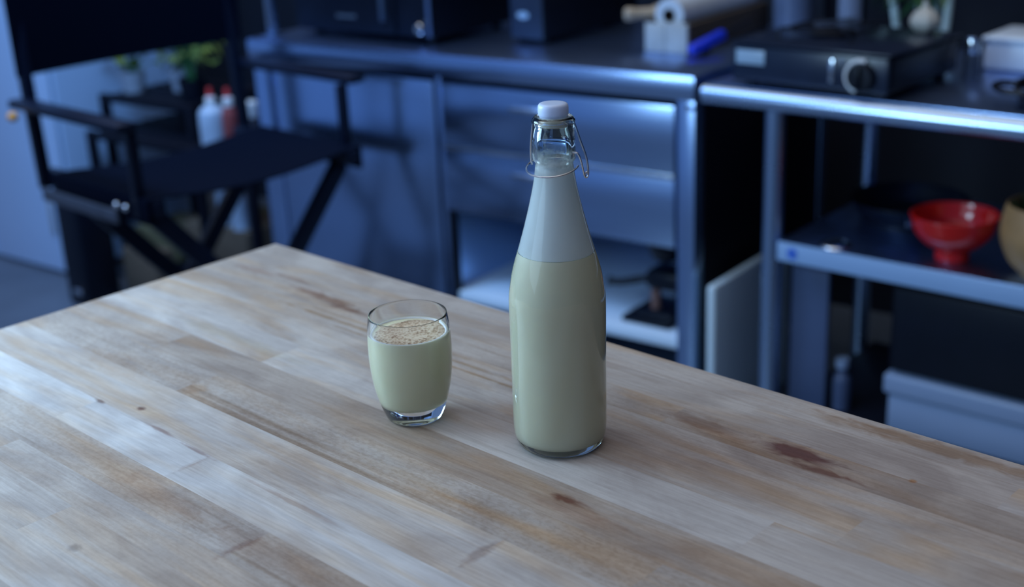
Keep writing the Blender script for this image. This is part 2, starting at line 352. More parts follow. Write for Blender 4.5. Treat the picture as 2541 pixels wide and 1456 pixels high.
b = B(); lathe(b, spline_prof(film, 5), 96); obj('milk_film', b, M_FILM, BOT, ang=60, label='pale milky film inside the bottle neck')
b = B(); lathe(b, spline_prof([(0, .3095), (.0095, .3093), (.0121, .3080), (.0128, .3050), (.0127, .3010), (.0122, .2992), (.0116, .2986)], 4)+[(.0112, .2925), (0, .2925)], 64)
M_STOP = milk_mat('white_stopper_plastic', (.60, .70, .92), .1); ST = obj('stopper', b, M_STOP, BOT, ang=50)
M_GASK = milk_mat('cream_rubber', (.58, .56, .46), .1)
b = B(); lathe(b, [(.0115, .2978), (.0119, .2972), (.0119, .2968), (.0108, .2905), (0, .2905), (0, .2978)], 48); obj('gasket', b, M_GASK, ST, ang=50, label='cream rubber gasket')
M_WIRE = steel('wire_steel', (.62, .62, .64), .15, .28, (20, 20, 20))
b = B(); tube(b, smooth_path([(.0100, -.004, .2995), (.0140, -.0055, .2985), (.0170, -.0065, .2925), (.0215, -.0085, .279), (.0256, -.0095, .267), (.0272, -.0098, .259), (.0275, -.0098, .2505), (.0262, -.0098, .2478), (.0248, -.0098, .2496), (.0262, -.0098, .2522), (.0277, -.0094, .2506)]), .00085, 10)
tube(b, smooth_path([(-.0105, .004, .2990), (-.0150, .006, .2965), (-.0172, .0075, .2885), (-.0187, .0085, .276), (-.0192, .0095, .264), (-.0185, .0095, .2555)]), .00085, 10); obj('bail_wire', b, M_WIRE, BOT, label='steel bail wire')
ring = []
for k in range(0, 25):
    th = R(-24 - k*(300/24)); s_ = k/24
    rad = .0212 + .0025*math.sin(math.pi*s_)
    ring.append((rad*math.cos(th), rad*math.sin(th), .2575-.0055*math.sin(math.pi*min(1, s_*1.5)) if s_ < .667 else .2575))
b = B(); tube(b, smooth_path([(.0148, -.0095, .2692), (.0178, -.0105, .2690), (.0198, -.0110, .2672), (.0216, -.0110, .2625), (.0232, -.0108, .2555), (.0246, -.0106, .2492), (.0262, -.0104, .2480), (.0274, -.0104, .2495)]), .0008, 10)
tube(b, smooth_path(ring, 3), .0008, 10); obj('lever_wire', b, M_WIRE, BOT, label='looped steel lever wire')

# ------------------------------------------------------------------ glass of eggnog
GL = thing('drinking_glass', 'small rounded tumbler of eggnog dusted with nutmeg', 'glass', (-.0975, 1.127, ZT+.0002), 0)
go = [(0, .0015), (.012, .0012), (.021, .0003), (.0246, .0012), (.0268, .0040), (.0296, .0110), (.0326, .0205), (.0360, .0345), (.0381, .0500), (.0390, .0660), (.0388, .0810), (.0379, .0950), (.0366, .1040), (.0362, .1052), (.0355, .1053)]
gi = [(.0352, .1040), (.0362, .0950), (.0371, .0810), (.0373, .0660), (.0364, .0500), (.0343, .0360), (.0315, .0250), (.0285, .0195), (.022, .0170), (.010, .0165), (0, .0165)]
b = B(); lathe(b, spline_prof(go, 5)+spline_prof(gi, 5), 96); obj('glass_body', b, glass('clear_tumbler_glass', (.985, .99, .99)), GL, ang=60)
HG = .0865
lq = [(0, .0162), (.010, .0162), (.022, .0166), (.0288, .0192), (.0318, .0248), (.0346, .0360), (.0367, .0500), (.0376, .0660), (.0374, .0810), (.0371, HG+.0014), (.0362, HG+.0002)]
b = B(); lathe(b, spline_prof(lq, 4)+[(.030, HG), (0, HG)], 96); obj('eggnog', b, M_NOG2, GL, ang=50)
b = B(); tube(b, [(.0352*math.cos(R(a)), .0352*math.sin(R(a)), HG+.0004) for a in range(0, 361, 5)], .0013, 8, cap=False); obj('foam_rim', b, pr('white_milk_foam', (.78, .80, .80), .6, vs=200, var=.05), GL, label='white foam rim')
mt, t, p = nodes('ground_nutmeg'); L = t.links.new
tc_ = N(t, 'ShaderNodeTexCoord'); no = N(t, 'ShaderNodeTexNoise'); no.inputs['Scale'].default_value = 420; no.inputs['Detail'].default_value = 4; L(tc_.outputs['Object'], no.inputs['Vector'])
no2 = N(t, 'ShaderNodeTexNoise'); no2.inputs['Scale'].default_value = 90; L(tc_.outputs['Object'], no2.inputs['Vector'])
ad = N(t, 'ShaderNodeMath', operation='MULTIPLY_ADD'); ad.inputs[1].default_value = .45; L(no2.outputs[0], ad.inputs[0]); L(no.outputs[0], ad.inputs[2])
r_ = N(t, 'ShaderNodeValToRGB'); e = r_.color_ramp.elements; e[0].position = .56; e[0].color = (.26, .17, .10, 1); e[1].position = .80; e[1].color = (.66, .56, .42, 1); e.new(.66).color = (.48, .35, .23, 1)
L(ad.outputs[0], r_.inputs[0]); L(r_.outputs[0], p.inputs['Base Color']); p.inputs['Roughness'].default_value = .8
bp = N(t, 'ShaderNodeBump'); bp.inputs['Distance'].default_value = .001; bp.inputs['Strength'].default_value = .8; L(no.outputs[0], bp.inputs['Height']); L(bp.outputs[0], p.inputs['Normal'])
b = B(); rg_ = [[], [], []]; SEG = 72
for k in range(SEG):
    a = 2*math.pi*k/SEG; back = max(0, math.cos(a-R(128)))
    rr_ = .0340 - .0065*back**2 + .0005*math.sin(9*a)+.0004*math.sin(23*a)
    for j, (s_, z) in enumerate(((.5, .0007), (.93, .0007), (1, .0001))): rg_[j].append(b.verts.new((rr_*s_*math.cos(a), rr_*s_*math.sin(a), HG+z)))
cv = b.verts.new((0, 0, HG+.0008))
for k in range(SEG):
    k2 = (k+1) % SEG; b.faces.new((cv, rg_[0][k], rg_[0][k2]))
    for j in (0, 1): b.faces.new((rg_[j][k], rg_[j+1][k], rg_[j+1][k2], rg_[j][k2]))
obj('nutmeg_dusting', b, mt, GL, label='tan ground nutmeg dusting')

# ------------------------------------------------------------------ steel counter with drawers
CT = fthing('steel_counter', 'long stainless steel counter with drawers over an open white shelf', 'counter', CF, 0, 0)
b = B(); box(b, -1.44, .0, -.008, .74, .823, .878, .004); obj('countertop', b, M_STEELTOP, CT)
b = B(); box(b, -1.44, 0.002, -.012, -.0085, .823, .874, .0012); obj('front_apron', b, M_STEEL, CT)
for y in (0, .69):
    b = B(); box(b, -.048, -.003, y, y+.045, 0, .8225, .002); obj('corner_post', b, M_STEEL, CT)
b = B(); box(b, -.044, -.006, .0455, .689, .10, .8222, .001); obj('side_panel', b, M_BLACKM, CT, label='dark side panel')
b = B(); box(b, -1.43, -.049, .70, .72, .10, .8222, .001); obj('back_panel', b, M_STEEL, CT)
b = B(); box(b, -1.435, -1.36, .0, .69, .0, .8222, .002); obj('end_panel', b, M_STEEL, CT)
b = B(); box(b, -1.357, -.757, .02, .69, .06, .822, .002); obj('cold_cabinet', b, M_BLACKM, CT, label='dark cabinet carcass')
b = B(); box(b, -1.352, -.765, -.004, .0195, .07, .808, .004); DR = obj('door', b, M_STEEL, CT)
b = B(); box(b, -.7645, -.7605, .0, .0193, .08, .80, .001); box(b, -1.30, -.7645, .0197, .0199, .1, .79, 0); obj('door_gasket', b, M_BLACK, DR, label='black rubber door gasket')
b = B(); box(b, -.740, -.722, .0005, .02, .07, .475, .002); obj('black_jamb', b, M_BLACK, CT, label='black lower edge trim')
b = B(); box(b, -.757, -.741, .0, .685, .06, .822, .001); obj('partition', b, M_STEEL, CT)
for (z0, z1) in ((.643, .806), (.468, .638)):
    b = B(); box(b, -.738, -.053, -.004, .018, z0, z1, .003); DW = obj('drawer', b, M_STEEL, CT)
    b = B(); box(b, -.735, -.056, .019, .60, z0+.005, z1-.03, .002); obj('drawer_box', b, M_STEEL, DW)
    b = B(); box(b, -.515, -.42, -.017, -.0042, z1-.052, z1-.040, .003); obj('handle', b, M_CHROME, DW)
b = B(); box(b, -.738, -.055, -.0058, -.0042, .634, .645, .0004); obj('drawer_trim', b, M_CHROME, CT, label='bright trim strip between drawers')
b = B(); box(b, -.7405, -.0485, .003, .70, .212, .240, .003); obj('lower_shelf', b, M_WSHELF, CT, label='white lower shelf')
b = B(); tube(b, [(-.010, -.0125, .808), (-.010, -.0175, .808)], .006, 14); obj('bolt', b, M_CHROME, CT)

# kitchen gadget on the white shelf
KG = fthing('juicer_press', 'black lever juicer standing on the white shelf below the steel drawers', 'juicer', CF, -.145, .085, .2402, R(0))
b = B(); box(b, -.085, .055, -.05, .09, 0, .016, .007); box(b, -.05, .06, -.045, .08, .0162, .038, .01); obj('base', b, M_BLACK, KG)
b = B(); tube(b, [(.03, .05, .036), (.035, .055, .215)], .014, 14); obj('column', b, M_BLACK, KG)
b = B(); box(b, -.035, .075, -.02, .07, .085, .135, .016); obj('cup_holder', b, M_BLACK, KG)
b = B(); tube(b, smooth_path([(-.03, .02, .105), (-.07, .01, .094), (-.115, 0, .083), (-.145, -.005, .082)]), [.009]*8+[.010]*16+[.014], 12); obj('lever', b, M_BLACK, KG)
b = B(); lathe(b, spline_prof([(0, .155), (.03, .155), (.042, .170), (.052, .20), (.052, .224)], 4)+[(0, .224)], 32, c=(.005, .03, 0)); obj('head', b, M_BLACK, KG)
b = B(); tube(b, [(-.005, -.01, .038), (-.005, -.01, .084)], .013, 14); obj('spout', b, pr('brown_spout', (.22, .12, .10), .5), KG, label='brownish spout')

# microwave and second oven on the counter
MW = fthing('microwave_oven', 'black microwave at the left end of the steel counter', 'microwave', CF, -1.335, .10, .8802)
b = B(); box(b, 0, .50, .0, .36, .014, .30, .008); obj('body', b, M_BLACK, MW)
b = B(); box(b, .002, .375, -.014, -.0005, .020, .295, .005); D_ = obj('door', b, M_BLACK, MW)
b = B(); box(b, .335, .352, -.030, -.0145, .055, .26, .005); obj('handle', b, pr('dark_blue_grey_handle', (.05, .07, .11), .3), D_)
b = B()
for k in range(6): box(b, .165+k*.012, .174+k*.012, -.0150, -.0141, .058+.0*k, .066, 0)
obj('badge', b, pr('dim_grey_print', (.10, .12, .15), .4), D_)
b = B(); box(b, .378, .498, -.010, -.0005, .020, .295, .004); obj('control_panel', b, M_BLACK, MW)
b = B(); lathe(b, [(0, 0), (.013, 0), (.0145, .004), (.0145, .014), (.012, .017), (0, .017)], 24, M=Matrix.Translation((.467, -.0102, .042)) @ Matrix.Rotation(R(90), 4, 'X')); obj('knob', b, M_CHROME, MW)
b = B(); box(b, .486, .4995, -.0125, -.0102, .02, .295, .001); obj('edge_trim', b, pr('blue_grey_trim', (.07, .10, .18), .3), MW)
for (x, y) in ((.04, .04), (.46, .04), (.04, .32), (.46, .32)):
    b = B(); tube(b, [(x, y, 0), (x, y, .015)], .014, 12); obj('foot', b, M_BLACK, MW)
OV = fthing('countertop_appliance', 'tall black appliance with an oval badge to the right of the microwave', 'appliance', CF, -.668, .215, .8802)
b = B(); box(b, 0, .108, 0, .46, .008, .36, .008); obj('body', b, M_BLACK, OV)
b = B(); box(b, .003, .105, -.006, -.0003, .012, .355, .003); obj('front_panel', b, pr('dark_blue_panel', (.025, .035, .06), .3), OV)
b = B(); lathe(b, [(0, 0), (.014, 0), (.015, .0015), (0, .0018)], 28, M=Matrix.Translation((.045, -.0062, .072)) @ Matrix.Rotation(R(90), 4, 'X') @ Matrix.Diagonal((1.25, .62, 1, 1))); obj('badge', b, M_LABEL, OV, label='pale oval badge')
for y in (.03, .43):
    b = B(); box(b, .01, .10, y-.012, y+.012, 0, .0085, .002); obj('foot', b, M_BLACK, OV)
PO = fthing('shelf_upright', 'slim steel upright standing at the left end of the steel counter', 'upright', CF, -1.388, .045, .8782)
b = B(); box(b, -.012, .012, -.012, .012, 0.004, .75, .003); obj('pole', b, M_TUBE, PO)
b = B(); box(b, -.025, .025, -.025, .025, 0, .004, .001); obj('foot_plate', b, M_TUBE, PO)

# crate with roll, rolling pin, blue clip
CR = fthing('wooden_crate', 'long pale wooden crate holding the paper roll on the steel counter', 'crate', CF, -.272, .232, .8784)
b = B(); box(b, 0, .056, 0, .012, 0, .070, .003); box(b, .0565, .118, 0, .012, 0, .0715, .003); obj('end_board', b, pr('pale_end_board', (.46, .47, .46), .6, vs=20), CR)
b = B(); box(b, .0, .024, .0125, .44, 0, .068, .002); box(b, .094, .118, .0125, .44, 0, .068, .002); box(b, .0245, .0935, .0125, .44, 0, .008, .001); obj('side_board', b, M_BAKE, CR, label='dark side boards')
b = B(); box(b, .0245, .0935, .4285, .44, .0085, .060, .002); obj('back_board', b, M_BAKE, CR)
RO = fthing('paper_roll', 'big white paper roll lying along the top of the wooden crate', 'paper roll', CF, -.213, .25, .9662)
b = B(); Mx = Matrix.Rotation(R(-90), 4, 'X')
lathe(b, [(.016, 0), (.038, 0), (.040, .002), (.040, .40), (.038, .402), (.016, .402)], 40, close=True, M=Mx); obj('roll', b, M_WRAP, RO)
b = B(); lathe(b, [(.0135, -.004), (.0158, -.004), (.0158, .404), (.0135, .404)], 28, close=True, M=Mx); obj('core', b, M_BAKE, RO, label='brown core')
RP = fthing('rolling_pin', 'wooden rolling pin sticking out of the crate to the left', 'rolling pin', CF, -.325, .222, .9670, R(42))
b = B(); lathe(b, spline_prof([(0, 0), (.012, .002), (.0165, .008), (.0165, .02), (.0140, .035), (.0140, .07), (.016, .0745)], 4)+[(0, .075)], 24, M=Matrix.Rotation(R(90), 4, 'Y')); obj('handle', b, M_WOOD, RP)
b = B(); lathe(b, [(0, .0752), (.018, .0752), (.019, .078), (.019, .090), (0, .090)], 24, M=Matrix.Rotation(R(90), 4, 'Y')); obj('barrel', b, M_WOOD, RP)
BC = fthing('utility_lighter', 'bright blue lighter leaning on the side of the wooden crate', 'lighter', CF, -.118, .19, .8795, R(72))
Mt = Matrix.Rotation(R(-14), 4, 'Y')
b = B(); box(b, 0, .115, -.012, .012, .004, .030, .009, 3, M=Mt); obj('grip', b, M_BLUE, BC)
b = B(); box(b, .03, .06, -.008, .008, -.006, .0045, .003, M=Mt); obj('trigger', b, M_BLACK, BC)
b = B(); tube(b, [Mt @ Vector((.1155, 0, .018)), Mt @ Vector((.20, 0, .018))], .005, 12); obj('nozzle', b, M_BLACK, BC)

# cutting board between counter and work table
CB = fthing('cutting_board', 'thick white cutting board standing against the side of the steel counter', 'cutting board', CF, .035, .0)
b = B(); box(b, 0, .022, -.01, .40, 0, .395, .009, 3); obj('board', b, M_POLY, CB)

# ------------------------------------------------------------------ work table on the right
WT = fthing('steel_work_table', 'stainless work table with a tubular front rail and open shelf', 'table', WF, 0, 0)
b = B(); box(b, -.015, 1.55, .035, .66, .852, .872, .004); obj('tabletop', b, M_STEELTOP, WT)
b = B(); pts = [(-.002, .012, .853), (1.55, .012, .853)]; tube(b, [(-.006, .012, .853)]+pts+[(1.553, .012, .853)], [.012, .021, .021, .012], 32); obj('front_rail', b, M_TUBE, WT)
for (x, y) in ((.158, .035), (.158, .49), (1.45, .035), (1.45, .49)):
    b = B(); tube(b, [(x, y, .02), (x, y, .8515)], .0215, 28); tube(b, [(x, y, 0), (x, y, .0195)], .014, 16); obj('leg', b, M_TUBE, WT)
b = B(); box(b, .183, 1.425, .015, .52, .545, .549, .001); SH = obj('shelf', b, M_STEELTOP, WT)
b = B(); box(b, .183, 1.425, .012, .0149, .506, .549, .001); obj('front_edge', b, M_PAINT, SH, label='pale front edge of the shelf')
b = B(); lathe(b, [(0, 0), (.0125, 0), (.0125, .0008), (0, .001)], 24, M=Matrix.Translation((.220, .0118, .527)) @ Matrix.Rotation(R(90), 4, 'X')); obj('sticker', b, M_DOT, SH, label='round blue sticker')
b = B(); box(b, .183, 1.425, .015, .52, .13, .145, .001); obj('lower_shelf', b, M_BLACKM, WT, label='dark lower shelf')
GP = fthing('grey_board', 'dark grey board standing upright behind the front post of the work table', 'board', WF, .185, .075, .1455)
b = B(); box(b, 0, .092, 0, .014, 0, .385, .004); obj('panel', b, M_GREY, GP)

BN = fthing('storage_bin', 'large pale grey lidded bin on the bottom shelf of the work table', 'bin', WF, .42, .06, .1455)
b = B(); box(b, .008, .70, .008, .40, 0, .088, .01); obj('body', b, M_BIN, BN)
b = B(); box(b, 0, .708, 0, .408, .0885, .135, .008, 3); obj('lid', b, M_BIN, BN)
BX = fthing('black_oven', 'black box shaped oven standing on the pale bin under the shelf', 'oven', WF, .425, .065, .2807)
b = B(); box(b, 0, .70, .006, .40, 0.006, .20, .006); obj('body', b, M_BLACKM, BX)
b = B(); box(b, .01, .69, 0, .0055, .012, .195, .002); obj('door', b, M_BLACK, BX)
for x in (.04, .64):
    for y in (.03, .36):
        b = B(); box(b, x, x+.03, y, y+.03, 0, .0058, .001); obj('foot', b, M_BLACK, BX)
SB = fthing('small_jug', 'small grey jug on the bottom shelf left of the pale bin', 'jug', WF, .298, .115, .1455)
b = B(); lathe(b, spline_prof([(0, 0), (.018, 0), (.020, .006), (.020, .07), (.012, .085), (.011, .10)], 4)+[(0, .10)], 24); obj('body', b, M_GREY, SB)
b = B(); lathe(b, [(0, .1002), (.015, .1002), (.015, .12), (0, .12)], 20); obj('cap', b, M_BIN, SB)

# red bowl, wooden bowl, pan on the shelf
RB = fthing('red_bowl', 'glossy red footed bowl on the shelf of the work table', 'bowl', WF, .535, .10, .5495)
b = B(); lathe(b, spline_prof([(.030, .0), (.033, .001), (.034, .006), (.033, .020), (.034, .023), (.058, .036), (.078, .060), (.086, .090), (.0875, .094), (.086, .0955), (.083, .093), (.074, .062), (.054, .040), (.02, .033)], 4)+[(0, .032)], 64); lathe(b, [(.030, .0), (.028, .014), (0, .016)], 64); obj('bowl', b, M_RED, RB, ang=60)
WB = fthing('wooden_bowl', 'brown wooden bowl at the right edge of the shelf', 'bowl', WF, .724, .105, .5495)
b = B(); lathe(b, spline_prof([(0, .0), (.045, 0), (.05, .004), (.075, .030), (.092, .075), (.090, .115), (.084, .140), (.082, .142), (.080, .140), (.085, .112), (.086, .075), (.070, .034), (.04, .012)], 4)+[(0, .011)], 56); obj('bowl', b, M_BOWLWOOD, WB)
b = B(); box(b, -.03, .03, -.01, -.0, .05, .09, .001)
b.free()
HB = fthing('herb_bunch', 'dark green herbs standing in the brown wooden bowl', 'herbs', WF, .724, .105, .562)
def leaf(bm, base, tip, wd, droop=.02, n=5):
    base, tip = Vector(base), Vector(tip); d = tip-base; s = d.cross(Vector((0, 0, 1)))
    if s.length < 1e-4: s = Vector((1, 0, 0))
    s.normalize(); rows = []
    for i in range(n+1):
        t_ = i/n; c_ = base+d*t_-Vector((0, 0, droop*t_*t_)); ww = wd*math.sin(math.pi*min(.98, .08+t_*.9))**.8
        rows.append([bm.verts.new(c_-s*ww), bm.verts.new(c_-Vector((0, 0, ww*.3))), bm.verts.new(c_+s*ww)])
    for a_, c_ in zip(rows, rows[1:]):
        for k in (0, 1): bm.faces.new((a_[k], a_[k+1], c_[k+1], c_[k]))
rnd = random.Random(5)
b = B()
for k in range(70):
    a = rnd.uniform(0, 6.28); r_ = rnd.uniform(.0, .05); h = rnd.uniform(.10, .17); ro = rnd.uniform(.02, .085)
    leaf(b, (r_*.4*math.cos(a), r_*.4*math.sin(a), .01), (ro*math.cos(a), ro*math.sin(a), h), .008, .01)
obj('leaves', b, M_GREEN, HB)
PN = fthing('frying_pan', 'wide black frying pan lying on the shelf left of the red bowl', 'pan', WF, .34, .32, .5495, R(0))
b = B(); lathe(b, spline_prof([(0, 0), (.095, 0), (.105, .006), (.128, .042), (.130, .045), (.127, .044), (.102, .009), (.09, .005)], 3)+[(0, .004)], 56); obj('pan_body', b, M_BLACK, PN)
b = B(); bar(b, (.055, -.108, .036), (.10, -.21, .052), .022, .010, bev=.004); obj('handle', b, pr('dark_blue_handle', (.02, .04, .10), .3), PN)
LD = fthing('saucepan_lid', 'small shiny steel lid on the shelf in front of the black pan', 'lid', WF, .300, .055, .5492)
b = B(); lathe(b, spline_prof([(0, .010), (.02, .009), (.032, .004), (.036, .0), (.034, -.0), (.02, .006)], 3)+[(0, .008)], 40); obj('dome', b, M_CHROME, LD)

# camping stove
SV = fthing('portable_gas_stove', 'black portable gas stove with a pale label and round knob', 'stove', WF, .045, .040, .8722, R(-2))
b = B(); box(b, 0, .345, .012, .30, .012, .088, .010, 3); obj('body', b, M_BLACK, SV)
b = B(); box(b, .002, .343, .0, .0115, .010, .086, .005); FP = obj('front_panel', b, pr('dark_blue_grey_enamel', (.010, .018, .042), .3), SV)
b = B(); box(b, -.004, .349, -.003, .302, .0885, .0935, .002); obj('top_plate', b, pr('dark_grey_enamel', (.010, .016, .036), .25), SV)
b = B(); box(b, .012, .078, -.0022, -.0003, .048, .078, .001); obj('label_plate', b, M_LABEL, FP, label='pale blue label plate')
b = B(); lathe(b, [(0, 0), (.027, 0), (.029, .004), (.026, .016), (.0, .017)], 40, M=Matrix.Translation((.292, -.0005, .046)) @ Matrix.Rotation(R(90), 4, 'X')); KN = obj('knob', b, M_BLACK, FP)
b = B(); tube(b, [(.292+.032*math.cos(R(a)), -.006, .046+.032*math.sin(R(a))) for a in range(75, 256, 8)], .0042, 8); obj('knob_ring', b, M_WPLAST, KN, label='pale arc round the knob')
b = B(); box(b, .288, .296, -.026, -.0178, .024, .068, .002); obj('knob_grip', b, M_BLACK, KN)
b = B(); box(b, .222, .232, -.004, -.0005, .028, .076, .002); obj('gas_lever', b, M_CHROME, FP)
b = B(); tube(b, [(.250, -.0005, .073), (.250, -.004, .073)], .005, 12); obj('button', b, M_CHROME, FP)
b = B(); lathe(b, [(0, .094), (.045, .094), (.048, .098), (.04, .104), (.02, .106), (0, .106)], 32, c=(.14, .16, 0)); obj('burner', b, M_BLACKM, SV)
b = B()
for k in range(4):
    a = R(45+90*k); c_ = Vector((.14, .16, 0)); d_ = Vector((math.cos(a), math.sin(a), 0))
    tube(b, [c_+d_*.03+Vector((0, 0, .113)), c_+d_*.11+Vector((0, 0, .113)), c_+d_*.115+Vector((0, 0, .094))], .0035, 8)
tube(b, [(.14+.085*math.cos(R(a)), .16+.085*math.sin(R(a)), .109) for a in range(0, 361, 12)], .003, 8, cap=False); obj('pan_support', b, M_BLACK, SV)
for (x, y) in ((.03, .03), (.315, .03), (.03, .28), (.315, .28)):
    b = B(); tube(b, [(x, y, 0), (x, y, .0125)], .012, 12); obj('foot', b, M_BLACK, SV)
SV.scale = (1.06, 1.04, 1.0)
TG = fthing('steel_tongs', 'steel tongs lying across the top of the gas stove', 'tongs', WF, .20, .155, .9875, R(42))
b = B(); bar(b, (-.02, 0, .004), (.075, .006, .004), .014, .003, bev=.001); bar(b, (-.02, .004, .010), (.075, .022, .014), .014, .003, bev=.001); obj('arms', b, M_CHROME, TG)

# pots and vegetables behind the stove
PT = fthing('stock_pot', 'blue-grey steel pot behind the gas stove, left one of two', 'pot', WF, -.175, .70, .8784)
for _ in (0,):
    b = B(); lathe(b, spline_prof([(0, 0), (.044, 0), (.048, .004), (.050, .03), (.052, .20), (.053, .205), (.050, .205), (.048, .03)], 3)+[(0, .008)], 48); obj('pot_body', b, pr('blue_grey_enamel', (.12, .16, .26), .35), PT)
    b = B(); tube(b, smooth_path([(.0515, -.01, .15), (.075, -.012, .15), (.08, -.012, .13), (.075, -.012, .11), (.0515, -.01, .11)]), .004, 8); obj('handle', b, M_BLACK, PT)
UC = fthing('utensil_jar', 'narrow grey jar beside the green leeks behind the stove', 'jar', WF, .035, .60, .8722)
b = B(); lathe(b, spline_prof([(0, 0), (.026, 0), (.028, .004), (.028, .15), (.029, .16), (.026, .16), (.025, .01)], 3)+[(0, .008)], 40); obj('jar_body', b, pr('grey_blue_ceramic', (.20, .24, .33), .35), UC)
BK = fthing('black_kettle', 'squat black kettle between the pot and the grey jar', 'kettle', WF, -.095, .83, .8784)
b = B(); lathe(b, spline_prof([(0, 0), (.045, 0), (.052, .01), (.054, .09), (.04, .14), (.02, .155)], 4)+[(0, .156)], 40); obj('body', b, M_BLACKM, BK)
b = B(); tube(b, smooth_path([(-.045, 0, .12), (-.045, 0, .19), (0, 0, .215), (.045, 0, .19), (.045, 0, .12)]), .005, 8); obj('handle', b, M_BLACKM, BK)
LK = fthing('leeks', 'bunch of green leeks with pale stems lying behind the stove', 'vegetables', WF, .15, .66, .8722)
rnd = random.Random(11)
b = B(); b2 = B(); stem_lines = [((.10, .0, .011), (.09, .03, .19)), ((.04, .0, .011), (.01, .02, .19)), ((-.01, -.01, .011), (-.06, .0, .19)), ((.07, .03, .011), (.04, .03, .19))]
for (p0, p1) in stem_lines:
    tube(b, smooth_path([p0, (Vector(p0)+Vector(p1))/2+Vector((.006, 0, 0)), p1]), .010, 12)
    for k in range(12):
        a = rnd.uniform(0, 6.28); leaf(b2, p1, Vector(p1)+Vector((rnd.uniform(-.13, .07), rnd.uniform(-.05, .05), rnd.uniform(-.03, .10))), .010, rnd.uniform(0, .07))
for k in range(34):
    leaf(b2, (rnd.uniform(-.06, .10), .02, .17), (rnd.uniform(-.10, .13), rnd.uniform(-.07, .03), rnd.uniform(.10, .17)), .013, .04)
obj('stems', b, M_STEM, LK); obj('leaves', b2, M_GREEN, LK)
GA = fthing('garlic_bulb', 'cream garlic bulb on the back right corner of the stove', 'garlic', WF, .352, .315, .9659)
b = B(); lathe(b, spline_prof([(0, .002), (.014, 0), (.026, .010), (.030, .024), (.022, .040), (.008, .052), (.005, .066)], 5)+[(0, .067)], 32)
for v in b.verts:
    a = math.atan2(v.co.y, v.co.x); q = 1+.05*math.cos(7*a); v.co.x *= q; v.co.y *= q
obj('bulb', b, M_GARLIC, GA)
SJ = fthing('spice_jar', 'small steel-lidded jar just right of the gas stove', 'jar', WF, .452, .335, .8722)
b = B(); lathe(b, spline_prof([(0, 0), (.014, 0), (.016, .003), (.016, .045), (.012, .052)], 3)+[(0, .052)], 28); obj('body', b, pr('smoky_jar', (.05, .07, .11), .2), SJ)
b = B(); lathe(b, [(0, .0522), (.0145, .0522), (.0155, .056), (.0155, .082), (.013, .087), (0, .088)], 28); obj('lid', b, M_CHROME, SJ)
WX = fthing('white_tub', 'bright white tub at the right edge of the work table', 'tub', WF, .437, .43, .8722)
b = B(); vs_ = box(b, 0, .26, 0, .16, 0, .062, .012, 3)
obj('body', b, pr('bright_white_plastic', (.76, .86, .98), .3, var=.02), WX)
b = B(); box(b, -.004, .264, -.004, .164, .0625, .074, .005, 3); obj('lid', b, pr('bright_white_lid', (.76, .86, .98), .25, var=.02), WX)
SK = fthing('wire_rimmed_skillet', 'black skillet with a curved handle at the right edge', 'skillet', WF, .715, .175, .8722)
b = B(); lathe(b, spline_prof([(0, 0), (.085, 0), (.095, .006), (.108, .034), (.110, .036), (.106, .035), (.092, .008)], 3)+[(0, .005)], 48); obj('pan_body', b, M_BLACK, SK)
b = B(); tube(b, smooth_path([(-.100, -.01, .033), (-.125, -.035, .036), (-.128, -.06, .034), (-.10, -.088, .032), (-.058, -.090, .031)]), .006, 10); obj('loop_handle', b, M_BLACK, SK)
b = B(); tube(b, [(.107*math.cos(R(a)), .107*math.sin(R(a)), .0375) for a in range(0, 361, 6)], .002, 8, cap=False); obj('steel_rim', b, M_CHROME, SK)

# ------------------------------------------------------------------ director's chair
CH = thing('directors_chair', "tall black canvas director's chair behind the far corner of the block table", 'chair', (HF.x, HF.y, 0), -HF.a)
WC, DC, ZS = .575, .44, .645
for s_, u in ((0, 0.0), (1, WC)):
    b = B(); bar(b, (u, -.02, ZS-.02), (u, DC+.06, ZS-.02), .034, .042, bev=.006); obj('seat_rail', b, M_BLKWOOD, CH)
    uo = -.02 if s_ == 0 else WC+.02
    b = B(); bar(b, (uo, .035, ZS-.045), (uo, .035, .808), .026, .022, up=(0, 1, 0)); obj('arm_post', b, M_BLKWOOD, CH)
    b = B(); bar(b, (uo, DC+.05, ZS-.045), (uo, DC+.075, 1.13), .030, .024, up=(0, 1, 0)); obj('back_post', b, M_BLKWOOD, CH)
    ua = -.045 if s_ == 0 else WC+.045
    b = B(); bar(b, (ua, -.005, .820), (ua, DC+.08, .820), .052, .022, bev=.007); obj('armrest', b, M_BLKWOOD, CH)
    b = B(); bar(b, (WC*s_+(.1 if s_ == 0 else -.1), -.01, .03), (WC*s_+(.1 if s_ == 0 else -.1), DC+.04, .03), .03, .035, bev=.005); obj('floor_rail', b, M_BLKWOOD, CH)
k_ = 0
for y in (.015, .375):
    for (x0, x1, dy) in ((0.0, WC-.10, 0.0), (WC, .10, .028)):
        b = B(); bar(b, (x0, y+dy, ZS-.042), (x1, y+dy, .048), .024, .046, up=(1, 0, 1)); obj('leg', b, M_BLKWOOD, CH)
b = B()
n = 14; rows = []
for i in range(n+1):
    t_ = i/n; u = -.022+t_*(WC+.044); z = ZS+.006-.022*math.sin(math.pi*min(1, max(0, (t_-.04)/.92)))
    rows.append((u, z))
